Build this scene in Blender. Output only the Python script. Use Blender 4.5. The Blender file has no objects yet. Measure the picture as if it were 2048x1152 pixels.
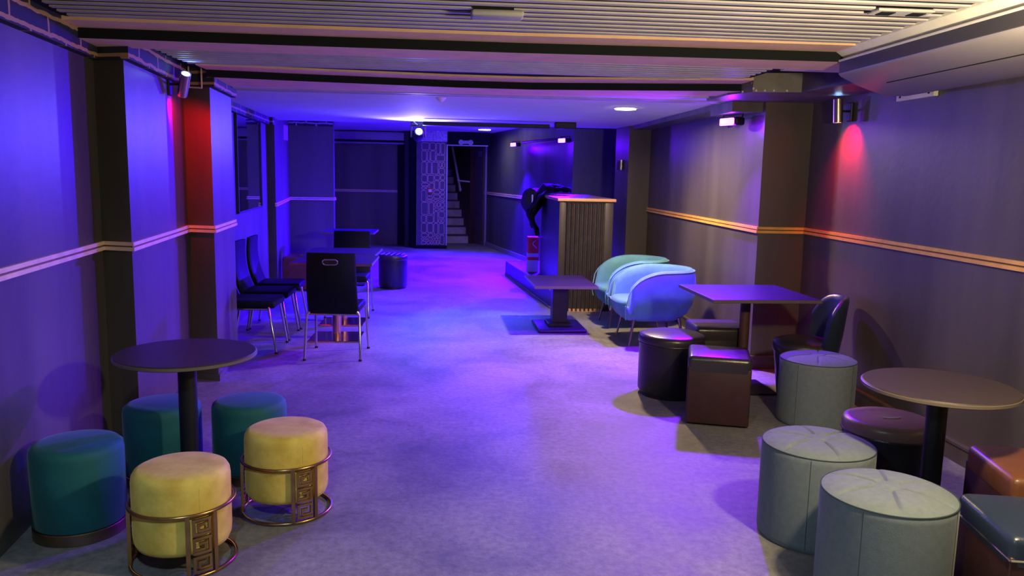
import bpy, bmesh, math, random
from mathutils import Vector, Matrix
random.seed(7)
PI = math.pi
S = bpy.context.scene
COL = S.collection

# ------------------------------------------------------------------ camera
def cam_axes(yaw, pitch, roll):
    y, p, r = map(math.radians, (yaw, pitch, roll))
    f = Vector((-math.sin(y)*math.cos(p), math.cos(y)*math.cos(p), -math.sin(p)))
    rt = Vector((math.cos(y), math.sin(y), 0)); up = rt.cross(f)
    return rt*math.cos(r)+up*math.sin(r), up*math.cos(r)-rt*math.sin(r), f
cd = bpy.data.cameras.new('camera'); cam = bpy.data.objects.new('camera', cd); COL.objects.link(cam)
cd.sensor_width = 36; cd.lens = 1600/2048*36; cd.clip_start = .05; cd.clip_end = 100
rt, up, fw = cam_axes(-4.43, 8.1, 1.2)
M = Matrix((rt, up, -fw)).transposed().to_4x4(); M.translation = Vector((0, 0, 1.6)); cam.matrix_world = M
S.camera = cam
# ------------------------------------------------------------------ world, exposure
S.view_settings.view_transform = 'Standard'; S.view_settings.look = 'None'
S.view_settings.gamma = 1; S.view_settings.use_curve_mapping = False
S.view_settings.exposure = 0.0
w = bpy.data.worlds.new('world'); S.world = w; w.use_nodes = True
w.node_tree.nodes['Background'].inputs[0].default_value = (.006, .008, .012, 1)
w.node_tree.nodes['Background'].inputs[1].default_value = 1.0

def light(name, kind, loc, power, color, target=None, size=.1, sizey=None, spot=60, blend=.5, spread=180, radius=.04):
    d = bpy.data.lights.new(name, kind); d.energy = power; d.color = color
    if kind == 'AREA':
        d.size = size; d.spread = math.radians(spread)
        if sizey: d.shape = 'RECTANGLE'; d.size_y = sizey
        else: d.shape = 'DISK'
    else: d.shadow_soft_size = radius
    if kind == 'SPOT': d.spot_size = math.radians(spot); d.spot_blend = blend
    o = bpy.data.objects.new(name, d); COL.objects.link(o); o.location = loc
    if target is not None:
        o.rotation_euler = (Vector(target)-Vector(loc)).to_track_quat('-Z', 'Y').to_euler()
    return o
UV = (.20, .0, 1.0); BLUE = (.01, .24, 1.0); WARM = (1.0, .70, .36)
# ultraviolet floods on the right hand walls
light('uv_flood_near_light', 'AREA', (2.33, 6.84, 2.085), 250, (.19, .0, 1.0), (-.7, 5.7, -1.5), .20, .06, spread=132)
light('uv_flood_mid_light', 'AREA', (1.66, 12.42, 2.12), 1150, (.03, .0, 1.0), (-1.1, 11.0, -.8), .20, .06, spread=120)
light('uv_flood_far_light', 'AREA', (1.10, 14.9, 2.13), 750, (.04, .0, 1.0), (-.8, 13.8, -.8), .20, .06, spread=118)
# moving head
light('moving_head_beam', 'SPOT', (-.44, 10.55, 2.10), 3300, BLUE, (.50, 8.0, 0), spot=54, blend=.8, radius=.05)
light('moving_head_spill', 'SPOT', (-.44, 10.36, 1.98), 150, (.20, .16, 1.0), (-.3, 9.6, 2.9), spot=150, blend=.6, radius=.05)
# sideways spill of the floods on the wall just below them
light('uv_flood_near_spill', 'POINT', (2.37, 6.80, 2.03), 8, (.20, .0, 1.0), radius=.03)
light('uv_flood_mid_spill', 'POINT', (1.66, 12.38, 2.06), 16, (.10, .0, 1.0), radius=.03)
light('uv_flood_far_spill', 'POINT', (1.10, 14.86, 2.07), 12, (.10, .0, 1.0), radius=.03)
# round ceiling lamps, pendant bulb, and a fill lamp added behind the viewer
light('ceiling_lamp_mid_light', 'AREA', (1.63, 7.62, 2.225), 75, WARM, (1.63, 7.62, 0), .16, spread=170)
light('ceiling_lamp_far_light', 'AREA', (.63, 15.9, 2.42), 6, (1, .8, .55), (.63, 15.9, 0), .16, spread=170)
light('pendant_bulb_light', 'POINT', (1.72, 2.26, 1.84), 215, (1.0, .78, .42), radius=.055)
light('back_fill_light', 'AREA', (-.5, .9, 2.26), 36, (.66, .90, 1.0), (-.5, .9, 0), .16, spread=170)  # unseen fill light, added to brighten the near floor and stools
# two-way wall lamps
light('wall_lamp_left_red', 'SPOT', (-1.845, 5.60, 2.065), 45, (1, .0, .01), (-1.92, 6.10, 1.70), spot=86, blend=.8, radius=.02)
light('wall_lamp_left_blue', 'SPOT', (-1.765, 5.66, 2.235), 10, (.05, .08, 1), (-1.55, 5.45, 2.9), spot=70, blend=.8, radius=.02)
light('wall_lamp_right_red', 'SPOT', (2.83, 5.80, 2.02), 80, (1, .0, .01), (2.96, 5.82, 1.85), spot=110, blend=.9, radius=.02)
light('wall_lamp_right_blue', 'SPOT', (2.83, 5.84, 2.195), 10, (.02, .06, 1), (2.86, 5.84, 2.6), spot=100, blend=.8, radius=.02)

# ------------------------------------------------------------------ materials
MATS = {}
def mat(name, col, rough=.5, metal=0, spec=.5, noise=0, nscale=8, bump=0, bscale=40, sheen=0, emit=None, estr=0, coat=0, streak=False, col2=None):
    if name in MATS: return MATS[name]
    m = bpy.data.materials.new(name); MATS[name] = m; m.use_nodes = True
    nt = m.node_tree; b = nt.nodes['Principled BSDF']
    b.inputs['Base Color'].default_value = (*col, 1); b.inputs['Roughness'].default_value = rough
    b.inputs['Metallic'].default_value = metal; b.inputs['Specular IOR Level'].default_value = spec
    if coat: b.inputs['Coat Weight'].default_value = coat; b.inputs['Coat Roughness'].default_value = .2
    if sheen:
        b.inputs['Sheen Weight'].default_value = sheen; b.inputs['Sheen Roughness'].default_value = .35
        b.inputs['Sheen Tint'].default_value = (*[min(1, c*1.2+.25) for c in col], 1)
    if emit:
        b.inputs['Emission Color'].default_value = (*emit, 1); b.inputs['Emission Strength'].default_value = estr
    tc = nt.nodes.new('ShaderNodeTexCoord')
    if noise or col2:
        n = nt.nodes.new('ShaderNodeTexNoise'); n.inputs['Scale'].default_value = nscale; n.inputs['Detail'].default_value = 6
        if streak:
            mp = nt.nodes.new('ShaderNodeMapping'); mp.inputs['Scale'].default_value = (1, 1, .12)
            nt.links.new(tc.outputs['Object'], mp.inputs[0]); nt.links.new(mp.outputs[0], n.inputs['Vector'])
        else: nt.links.new(tc.outputs['Object'], n.inputs['Vector'])
        r = nt.nodes.new('ShaderNodeValToRGB'); r.color_ramp.elements[0].position = .32; r.color_ramp.elements[1].position = .7
        lo = [c*(1-noise) for c in col]; hi = [min(1, c*(1+noise)) for c in (col2 or col)]
        r.color_ramp.elements[0].color = (*lo, 1); r.color_ramp.elements[1].color = (*hi, 1)
        nt.links.new(n.outputs[0], r.inputs[0]); nt.links.new(r.outputs[0], b.inputs['Base Color'])
    if bump:
        n2 = nt.nodes.new('ShaderNodeTexNoise'); n2.inputs['Scale'].default_value = bscale; n2.inputs['Detail'].default_value = 4
        nt.links.new(tc.outputs['Object'], n2.inputs['Vector'])
        bp = nt.nodes.new('ShaderNodeBump'); bp.inputs['Strength'].default_value = bump; bp.inputs['Distance'].default_value = .01
        nt.links.new(n2.outputs[0], bp.inputs['Height']); nt.links.new(bp.outputs[0], b.inputs['Normal'])
    return m

def brick_mat(name, dark, mortar, w, h, msize, axis='Y'):
    m = bpy.data.materials.new(name); m.use_nodes = True; nt = m.node_tree; b = nt.nodes['Principled BSDF']
    tc = nt.nodes.new('ShaderNodeTexCoord'); sp = nt.nodes.new('ShaderNodeSeparateXYZ'); cb = nt.nodes.new('ShaderNodeCombineXYZ')
    nt.links.new(tc.outputs['Object'], sp.inputs[0])
    nt.links.new(sp.outputs[axis], cb.inputs[0]); nt.links.new(sp.outputs['Z'], cb.inputs[1])
    nz = nt.nodes.new('ShaderNodeTexNoise'); nz.inputs['Scale'].default_value = 9; nt.links.new(cb.outputs[0], nz.inputs['Vector'])
    mx = nt.nodes.new('ShaderNodeVectorMath'); mx.operation = 'MULTIPLY_ADD'; mx.inputs[1].default_value = (.03, .03, 0)
    nt.links.new(nz.outputs['Color'], mx.inputs[0]); nt.links.new(cb.outputs[0], mx.inputs[2])
    br = nt.nodes.new('ShaderNodeTexBrick'); nt.links.new(mx.outputs[0], br.inputs['Vector'])
    br.inputs['Scale'].default_value = 1; br.inputs['Brick Width'].default_value = w; br.inputs['Row Height'].default_value = h
    br.inputs['Mortar Size'].default_value = msize; br.inputs['Mortar Smooth'].default_value = .1
    br.inputs['Color1'].default_value = (*dark, 1); br.inputs['Color2'].default_value = (*[c*1.3 for c in dark], 1)
    br.inputs['Mortar'].default_value = (*mortar, 1)
    nt.links.new(br.outputs['Color'], b.inputs['Base Color']); b.inputs['Roughness'].default_value = .7
    return m

def floor_mat():
    m = bpy.data.materials.new('screed_floor'); m.use_nodes = True; nt = m.node_tree; b = nt.nodes['Principled BSDF']
    L = nt.links.new; N = nt.nodes.new
    tc = N('ShaderNodeTexCoord')
    n1 = N('ShaderNodeTexNoise'); n1.inputs['Scale'].default_value = 1.3; n1.inputs['Detail'].default_value = 8; n1.inputs['Roughness'].default_value = .62; n1.inputs['Distortion'].default_value = .6
    n2 = N('ShaderNodeTexNoise'); n2.inputs['Scale'].default_value = 26; n2.inputs['Detail'].default_value = 6; n2.inputs['Roughness'].default_value = .7
    n3 = N('ShaderNodeTexVoronoi'); n3.inputs['Scale'].default_value = 22
    for n in (n1, n2, n3): L(tc.outputs['Object'], n.inputs['Vector'])
    r1 = N('ShaderNodeValToRGB'); e = r1.color_ramp.elements
    e[0].position = .3; e[0].color = (.10, .10, .11, 1); e[1].position = .7; e[1].color = (.30, .295, .30, 1)
    L(n1.outputs[0], r1.inputs[0])
    r2 = N('ShaderNodeValToRGB'); e = r2.color_ramp.elements; e[0].position = .32; e[0].color = (.60, .60, .60, 1); e[1].position = .68; e[1].color = (1.25, 1.25, 1.25, 1)
    L(n2.outputs[0], r2.inputs[0])
    mx = N('ShaderNodeMix'); mx.data_type = 'RGBA'; mx.blend_type = 'MULTIPLY'; mx.inputs[0].default_value = .8
    L(r1.outputs[0], mx.inputs[6]); L(r2.outputs[0], mx.inputs[7])
    # small dark chips
    r3 = N('ShaderNodeValToRGB'); e = r3.color_ramp.elements; e[0].position = .045; e[0].color = (.35, .33, .32, 1); e[1].position = .07; e[1].color = (1, 1, 1, 1)
    L(n3.outputs['Distance'], r3.inputs[0])
    mx2 = N('ShaderNodeMix'); mx2.data_type = 'RGBA'; mx2.blend_type = 'MULTIPLY'; mx2.inputs[0].default_value = .7
    L(mx.outputs[2], mx2.inputs[6]); L(r3.outputs[0], mx2.inputs[7])
    # combed trowel marks in one patch (a square left of the middle)
    wv = N('ShaderNodeTexWave'); wv.inputs['Scale'].default_value = 9; wv.inputs['Distortion'].default_value = 1.2; wv.inputs['Detail'].default_value = 2
    mp = N('ShaderNodeMapping'); mp.inputs['Rotation'].default_value = (0, 0, .6); L(tc.outputs['Object'], mp.inputs[0]); L(mp.outputs[0], wv.inputs['Vector'])
    ds = N('ShaderNodeVectorMath'); ds.operation = 'DISTANCE'; ds.inputs[1].default_value = (-.04, 6.3, 0); L(tc.outputs['Object'], ds.inputs[0])
    r4 = N('ShaderNodeValToRGB'); e = r4.color_ramp.elements; e[0].position = .12; e[0].color = (1, 1, 1, 1); e[1].position = .34; e[1].color = (0, 0, 0, 1)
    L(ds.outputs['Value'], r4.inputs[0])
    r5 = N('ShaderNodeValToRGB'); e = r5.color_ramp.elements; e[0].position = .1; e[0].color = (.55, .55, .55, 1); e[1].position = .4; e[1].color = (1, 1, 1, 1)
    L(wv.outputs[0], r5.inputs[0])
    mx3 = N('ShaderNodeMix'); mx3.data_type = 'RGBA'; mx3.blend_type = 'MULTIPLY'; L(r4.outputs[0], mx3.inputs[0]); L(mx2.outputs[2], mx3.inputs[6]); L(r5.outputs[0], mx3.inputs[7])
    L(mx3.outputs[2], b.inputs['Base Color'])
    rr = N('ShaderNodeMapRange'); rr.inputs[3].default_value = .42; rr.inputs[4].default_value = .72; L(n1.outputs[0], rr.inputs[0]); L(rr.outputs[0], b.inputs['Roughness'])
    bp = N('ShaderNodeBump'); bp.inputs['Strength'].default_value = .22; bp.inputs['Distance'].default_value = .012
    ad = N('ShaderNodeMath'); ad.operation = 'MULTIPLY_ADD'; ad.inputs[1].default_value = 1.6; L(n1.outputs[0], ad.inputs[0]); L(n2.outputs[0], ad.inputs[2]); L(ad.outputs[0], bp.inputs['Height']); L(bp.outputs[0], b.inputs['Normal'])
    return m

m_floor = floor_mat()
m_wall = mat('dark_wall_paint', (.095, .085, .072), .42, noise=.35, nscale=2.2, bump=.12, bscale=18, streak=True)
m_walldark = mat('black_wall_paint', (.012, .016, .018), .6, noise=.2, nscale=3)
m_wallfar = mat('far_wall_paint', (.075, .085, .08), .4, noise=.5, nscale=2.5, streak=True, bump=.1, bscale=20)
m_ceil = mat('plaster_ceiling', (.74, .72, .76), .75, noise=.04, nscale=3)
m_black = mat('black_board', (.010, .014, .017), .85, spec=.15)
m_slat = mat('pale_slat', (.48, .46, .52), .5, noise=.1, nscale=6)
m_lath = mat('bare_plaster_board', (.92, .62, .40), .75, noise=.08, nscale=7)
m_rail = mat('gilt_rail', (.92, .52, .10), .38, metal=.1, noise=.12, nscale=10)
m_railpink = mat('pale_wood_rail', (.82, .62, .45), .5, noise=.12, nscale=10)
m_rail_groove = mat('rail_groove_brown', (.16, .09, .04), .6)
m_base = mat('baseboard_brown', (.10, .085, .06), .5, noise=.2, nscale=8)
m_soffit = mat('satin_grey_soffit', (.13, .12, .12), .38, noise=.4, nscale=5)
m_brick = brick_mat('painted_brick_band', (.012, .02, .03), (.42, .27, .12), .42, .085, .010)
m_goldv = mat('mustard_velvet', (.68, .46, .07), .75, sheen=.35, noise=.16, nscale=9, bump=.1, bscale=60, col2=(.70, .56, .13))
m_brass = mat('antique_brass', (.42, .27, .12), .28, metal=1, noise=.15, nscale=20)
m_brassb = mat('dull_brass_band', (.30, .22, .14), .35, metal=1)
m_teal = mat('teal_velvet', (.005, .11, .13), .75, sheen=.5, noise=.15, nscale=7, bump=.08, bscale=60)
m_grey = mat('grey_green_fabric', (.145, .18, .215), .85, sheen=.25, noise=.08, nscale=40, bump=.12, bscale=260)
m_greyseam = mat('dark_piping', (.03, .05, .05), .8)
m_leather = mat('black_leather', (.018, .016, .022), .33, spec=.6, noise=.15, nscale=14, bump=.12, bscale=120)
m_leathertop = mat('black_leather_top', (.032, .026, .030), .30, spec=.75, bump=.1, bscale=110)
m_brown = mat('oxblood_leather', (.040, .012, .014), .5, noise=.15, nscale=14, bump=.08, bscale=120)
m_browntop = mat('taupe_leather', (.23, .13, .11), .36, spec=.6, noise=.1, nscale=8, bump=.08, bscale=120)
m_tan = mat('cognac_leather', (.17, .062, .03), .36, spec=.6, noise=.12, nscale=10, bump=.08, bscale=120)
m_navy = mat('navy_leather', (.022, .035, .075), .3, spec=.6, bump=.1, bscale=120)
m_ctop = mat('dark_wood_top', (.028, .012, .085), .36, spec=.35, noise=.2, nscale=5)
m_edge = mat('worn_table_edge', (.14, .11, .10), .4)
m_round = mat('round_table_laminate', (.040, .030, .030), .45, noise=.15, nscale=30)
m_iron = mat('black_iron', (.012, .013, .018), .45, metal=.3)
m_chrome = mat('chrome', (.62, .62, .64), .16, metal=1)
m_copper = mat('polished_copper_steel', (.72, .42, .32), .18, metal=1)
m_velvetblue = mat('sky_blue_velvet', (.09, .28, .40), .8, sheen=.55, noise=.16, nscale=6, bump=.1, bscale=60)
m_piping = mat('pale_blue_piping', (.16, .45, .52), .7, sheen=.4)
m_legdark = mat('brushed_bronze', (.32, .24, .22), .3, metal=1)
m_chair = mat('charcoal_chair_leather', (.005, .010, .014), .55, spec=.15, noise=.15, nscale=12, bump=.08, bscale=130)
m_glassm = mat('dark_mirror', (.35, .36, .40), .03, metal=1)
m_acwhite = mat('aircon_grey_plastic', (.36, .34, .37), .4, noise=.06, nscale=4)
m_acdark = mat('aircon_dark_grille', (.04, .04, .045), .4)
m_pale = mat('pale_soffit_board', (.80, .80, .70), .6, noise=.1, nscale=5)
m_counter = mat('fluted_panel_taupe', (.052, .046, .05), .42, noise=.12, nscale=10)
m_counterside = mat('counter_side_blue_grey', (.055, .06, .075), .4, noise=.15, nscale=6)
m_coppertrim = mat('gilt_counter_edge', (.80, .45, .24), .35, metal=.3)
m_cloth = mat('black_coat_cloth', (.010, .011, .014), .9, noise=.2, nscale=20, bump=.3, bscale=14)
m_red = mat('red_printed_card', (.50, .02, .02), .5, noise=.1, nscale=9)
m_white = mat('white_plastic', (.7, .7, .7), .45)
m_off = mat('offwhite_card', (.42, .42, .46), .6)
m_tread = mat('white_painted_steps', (.50, .47, .44), .6, noise=.2, nscale=6)
m_treaddark = mat('dark_stair_nosing', (.05, .045, .045), .6)
m_brownwall = mat('dark_red_brown_panel', (.09, .035, .03), .55, noise=.15, nscale=4)
m_door = mat('grey_brown_door_paint', (.14, .11, .12), .5, noise=.12, nscale=4)
m_frame = mat('grey_door_frame', (.26, .26, .26), .5)
m_brickcol = mat('painted_column_violet_grey', (.10, .09, .13), .6, noise=.2, nscale=6)
m_mortar = mat('pink_painted_mortar', (.75, .50, .50), .6)
m_band = mat('white_capital_plaster', (.60, .58, .66), .7, noise=.35, nscale=22)
m_steel = mat('brushed_lamp_steel', (.60, .50, .42), .25, metal=1)
m_uvlens = mat('uv_lens', (.3, 0, .9), .3, emit=(.75, .16, 1.0), estr=5)
m_warmlens = mat('warm_lens', (1, 1, 1), .3, emit=(1.0, .86, .66), estr=16)
m_bluelens = mat('blue_lens', (.1, .2, 1), .3, emit=(.35, .62, 1.0), estr=22)
m_cyanlens = mat('beam_lens', (.5, .9, 1), .3, emit=(.42, .86, 1.0), estr=22)
m_redlens = mat('red_lens', (1, .1, .05), .3, emit=(1.0, .22, .16), estr=9)
m_redled = mat('red_led', (1, .1, .05), .3, emit=(1.0, .05, .1), estr=3)
m_rubber = mat('black_rubber', (.01, .01, .01), .6)

# ------------------------------------------------------------------ mesh helpers
def link(name, bm, m, parent=None, smooth=None, loc=None):
    bmesh.ops.recalc_face_normals(bm, faces=bm.faces)
    me = bpy.data.meshes.new(name); bm.to_mesh(me); bm.free()
    if isinstance(m, (list, tuple)):
        for k in m: me.materials.append(k)
    else: me.materials.append(m)
    if smooth is not None:
        for p in me.polygons: p.use_smooth = True
        me.set_sharp_from_angle(angle=math.radians(smooth))
    o = bpy.data.objects.new(name, me); COL.objects.link(o)
    if parent: o.parent = parent
    if loc: o.location = loc
    return o
def tag(o, label, cat, group=None):
    o['label'] = label; o['category'] = cat
    if group: o['group'] = group
    return o
def thing(name, label, cat, loc=(0, 0, 0), rz=0, group=None):
    o = bpy.data.objects.new(name, None); COL.objects.link(o); o.empty_display_size = .1
    o.location = loc; o.rotation_euler = (0, 0, rz)
    return tag(o, label, cat, group)
def struct(name, bm, m, smooth=None):
    o = link(name, bm, m, None, smooth); o['kind'] = 'structure'; return o
def dup(root, loc, rz, label, group=None):
    r = root.copy(); COL.objects.link(r); r.location = loc; r.rotation_euler = (0, 0, rz); r['label'] = label
    if group: r['group'] = group
    def rec(a, b):
        for ch in list(a.children):
            c = ch.copy(); COL.objects.link(c); c.parent = b; rec(ch, c)
    rec(root, r)
    return r
def B(): return bmesh.new()
def box(bm, x0, x1, y0, y1, z0, z1, bev=0, seg=2, mi=0, mtx=None):
    vs = [bm.verts.new(v) for v in ((x0,y0,z0),(x1,y0,z0),(x1,y1,z0),(x0,y1,z0),(x0,y0,z1),(x1,y0,z1),(x1,y1,z1),(x0,y1,z1))]
    fs = [bm.faces.new([vs[i] for i in f]) for f in ((0,3,2,1),(4,5,6,7),(0,1,5,4),(1,2,6,5),(2,3,7,6),(3,0,4,7))]
    for f in fs: f.material_index = mi
    allv = vs
    if bev:
        es = list({e for f in fs for e in f.edges})
        r = bmesh.ops.bevel(bm, geom=es, offset=bev, segments=seg, affect='EDGES', profile=.5)
        allv = list({v for f in r['faces'] for v in f.verts} | {v for v in vs if v.is_valid})
    if mtx: bmesh.ops.transform(bm, matrix=mtx, verts=allv)
def lathe(bm, prof, seg=48, c=(0, 0), mi=0, cap=True):
    rings = []
    for r, z in prof:
        if r < 1e-6: rings.append([bm.verts.new((c[0], c[1], z))])
        else: rings.append([bm.verts.new((c[0]+r*math.cos(2*PI*i/seg), c[1]+r*math.sin(2*PI*i/seg), z)) for i in range(seg)])
    for a, b in zip(rings, rings[1:]):
        for i in range(seg):
            j = (i+1) % seg
            if len(a) == 1 and len(b) == 1: continue
            if len(a) == 1: f = bm.faces.new((a[0], b[i], b[j]))
            elif len(b) == 1: f = bm.faces.new((a[i], a[j], b[0]))
            else: f = bm.faces.new((a[i], a[j], b[j], b[i]))
            f.material_index = mi
    if cap:
        for rg in (rings[0], rings[-1]):
            if len(rg) > 2:
                f = bm.faces.new(rg); f.material_index = mi
def cyl(bm, r, z0, z1, seg=32, c=(0, 0), bev=0.0, mi=0):
    p = [(0, z0), (r-bev, z0), (r, z0+bev), (r, z1-bev), (r-bev, z1), (0, z1)] if bev else [(0, z0), (r, z0), (r, z1), (0, z1)]
    lathe(bm, p, seg, c, mi)
def tube(bm, pts, r, seg=10, closed=False, r2=None, mi=0):
    pts = [Vector(p) for p in pts]; n = len(pts); rings = []
    nrm = None
    for i, p in enumerate(pts):
        if closed: t = pts[(i+1) % n]-pts[i-1]
        else: t = pts[min(i+1, n-1)]-pts[max(i-1, 0)]
        t.normalize()
        if nrm is None:
            nrm = t.orthogonal().normalized()
        nrm = (nrm-t*nrm.dot(t)).normalized(); bi = t.cross(nrm)
        rr = r if r2 is None else r+(r2-r)*i/(n-1)
        rings.append([bm.verts.new(p+nrm*rr*math.cos(2*PI*k/seg)+bi*rr*math.sin(2*PI*k/seg)) for k in range(seg)])
    for i in range(n if closed else n-1):
        a, b = rings[i], rings[(i+1) % n]
        for k in range(seg):
            f = bm.faces.new((a[k], a[(k+1) % seg], b[(k+1) % seg], b[k])); f.material_index = mi
    if not closed:
        for rg in (rings[0], rings[-1]): bm.faces.new(rg).material_index = mi
def prism(bm, poly, z0, z1, mi=0):
    a = [bm.verts.new((x, y, z0)) for x, y in poly]; b = [bm.verts.new((x, y, z1)) for x, y in poly]
    n = len(poly)
    for f in [bm.faces.new(a), bm.faces.new(b)]+[bm.faces.new((a[i], a[(i+1) % n], b[(i+1) % n], b[i])) for i in range(n)]: f.material_index = mi
def xprism(bm, poly, x0, x1, mi=0):   # poly in (y,z)
    a = [bm.verts.new((x0, y, z)) for y, z in poly]; b = [bm.verts.new((x1, y, z)) for y, z in poly]
    n = len(poly)
    for f in [bm.faces.new(a), bm.faces.new(b)]+[bm.faces.new((a[i], a[(i+1) % n], b[(i+1) % n], b[i])) for i in range(n)]: f.material_index = mi
def strip(bm, pts, side, d, z0, z1, mi=0, d0=-.01):
    """a moulding of depth d that follows a polyline of a wall; side=+1 puts it to the right of the walking direction"""
    n = len(pts)
    def off(k):
        out = []
        for i, p in enumerate(pts):
            p = Vector(p)
            dirs = []
            if i > 0: dirs.append((p-Vector(pts[i-1])).normalized())
            if i < n-1: dirs.append((Vector(pts[i+1])-p).normalized())
            ns = [Vector((q.y, -q.x))*side for q in dirs]
            if len(ns) == 1: v = ns[0]*k
            else:
                s = ns[0]+ns[1]; v = s*(k/max(.25, 1+ns[0].dot(ns[1])))
            out.append(p+v)
        return out
    A, C = off(d0), off(d)
    for i in range(n-1):
        v = [bm.verts.new((q.x, q.y, z)) for z in (z0, z1) for q in (A[i], A[i+1], C[i+1], C[i])]
        for f in ((0,1,2,3),(4,5,6,7),(0,1,5,4),(1,2,6,5),(2,3,7,6),(3,0,4,7)):
            bm.faces.new([v[j] for j in f]).material_index = mi
def rot(ax, a): return Matrix.Rotation(a, 4, ax)
def T(x, y, z): return Matrix.Translation((x, y, z))

# ================================================================== SETTING
LW = [(-1.50, -3), (-1.50, 0), (-1.845, 3.39), (-1.985, 4.72), (-1.80, 4.66), (-1.955, 6.13), (-1.75, 6.07), (-1.82, 6.90),
      (-2.12, 6.95), (-2.34, 10.50), (-2.24, 10.48), (-2.54, 12.90), (-1.87, 12.98), (-1.88, 13.20), (-3.6, 13.25), (-3.6, 17.7)]
RW = [(2.95, -3), (2.95, 6.50), (2.55, 6.50), (2.55, 10.30), (2.27, 10.30), (2.22, 10.90), (3.4, 10.95), (3.4, 12.30), (1.85, 12.30), (.74, 18.02)]
ZT = 2.62
bm = B(); box(bm, -4, 3.8, -3.2, 23, -.1, 0); struct('floor', bm, m_floor)
bm = B(); prism(bm, LW+[(-4, 17.7), (-4, -3)], 0, ZT); struct('wall_left', bm, m_wall)
bm = B(); prism(bm, RW[:8]+[(3.8, 12.3), (3.8, -3)], 0, ZT); struct('wall_right', bm, m_wall)
bm = B(); prism(bm, [(1.85, 12.30), (.74, 18.02), (.80, 23), (3.8, 23), (3.8, 12.3)], 0, ZT); struct('wall_right_far', bm, m_wallfar)
bm = B(); box(bm, -1.6, 3.0, -3.2, -3.0, 0, ZT); struct('wall_front', bm, m_wall)
bm = B(); prism(bm, [(-4, 17.7), (-1.40, 17.85), (-1.18, 17.86), (-1.12, 18.1), (-4, 18.1)], 0, ZT); struct('wall_back', bm, m_wall)
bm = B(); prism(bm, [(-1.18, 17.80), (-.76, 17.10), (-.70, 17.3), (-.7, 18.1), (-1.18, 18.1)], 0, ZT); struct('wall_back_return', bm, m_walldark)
# ceilings
bm = B(); box(bm, -2.2, 3.0, -3.1, 6.85, 2.36, 2.50); box(bm, -1.86, 2.10, -3.0, 6.80, 2.308, 2.37)
struct('ceiling', bm, m_black)
bm = B(); box(bm, 2.12, 3.0, -3.1, 5.2, 2.30, 2.36); struct('ceiling_right_plaster', bm, m_pale)
bm = B(); box(bm, -2.6, 3.4, 6.50, 11.02, 2.245, 2.46); struct('ceiling_mid', bm, m_ceil)
bm = B(); box(bm, -4, 3.8, 11.02, 18.15, 2.46, 2.62); struct('ceiling_far', bm, m_ceil)
bm = B(); box(bm, -2.2, 1.2, 18.15, 23, 3.2, 3.3); struct('ceiling_stair', bm, m_ceil)
# slats of the near ceiling
bm = B()
y = 2.20
while y < 4.08:
    box(bm, -1.80+.02*math.sin(y*9), 2.07, y, y+.036, 2.300, 2.309); y += .098
y = 4.76
while y < 5.78:
    box(bm, -1.80, 2.05, y, y+.036, 2.300, 2.309); y += .098
struct('trim_1', bm, m_slat)
# cross beams: bare underside strip, black painted face, bare plank in front
def beam(n, x0, x1, yf, yb, zu, zc, plank):
    # yf/yb are lists of (x, y) along the front / back lower edge
    b1 = B()
    for (xa, fa, ba), (xb, fb, bb) in zip(yf, yf[1:]):
        v = [b1.verts.new(p) for p in ((xa, fa, zu), (xb, fb, zu), (xb, bb, zu), (xa, ba, zu), (xa, fa, 2.40), (xb, fb, 2.40), (xb, bb, 2.40), (xa, ba, 2.40))]
        for k, f in enumerate(((0,3,2,1), (0,1,5,4), (2,3,7,6), (4,5,6,7))):
            b1.faces.new([v[j] for j in f]).material_index = 1 if k == 0 else 0
    struct('trim_%d' % n, b1, [m_black, m_lath])
    b2 = B()
    for (xa, fa, ba), (xb, fb, bb) in zip(yf, yf[1:]):
        v = [b2.verts.new(p) for z in (2.292, 2.312) for p in ((xa, fa-plank, z), (xb, fb-plank, z), (xb, fb+.01, z), (xa, fa+.01, z))]
        for f in ((0,1,2,3),(4,5,6,7),(0,1,5,4),(1,2,6,5),(2,3,7,6),(3,0,4,7)): b2.faces.new([v[j] for j in f])
    struct('trim_%d' % (n+1), b2, m_lath)
beam(2, 0, 0, [(-1.97, 4.36, 4.67), (-.9, 4.385, 4.69), (.34, 4.385, 4.70), (1.2, 4.35, 4.67), (2.2, 4.33, 4.68)], None, 2.24, 2.3, .22)
beam(4, 0, 0, [(-1.75, 6.00, 6.58), (-1.1, 6.10, 6.66), (.0, 6.22, 6.72), (.6, 6.22, 6.70), (1.4, 6.06, 6.50), (2.12, 5.90, 6.30)], None, 2.24, 2.3, .24)
# dark shadow-gap lip behind the second beam
bm = B(); box(bm, -1.8, 2.3, 6.74, 6.84, 2.236, 2.30); box(bm, -1.8, 2.3, 6.86, 6.88, 2.232, 2.25); struct('trim_6', bm, m_slat)
# sloping pale board between slats and air conditioner
bm = B(); xs = [(2.055, 2.335), (2.055, 2.296), (2.115, 2.256), (2.16, 2.256), (2.16, 2.335)]
a = [bm.verts.new((x, -1.0, z)) for x, z in xs]; c = [bm.verts.new((x+.01, 4.34, z)) for x, z in xs]
bm.faces.new(a); bm.faces.new(c)
for i in range(5): bm.faces.new((a[i], a[(i+1) % 5], c[(i+1) % 5], c[i]))
struct('trim_7', bm, m_pale)
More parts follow.
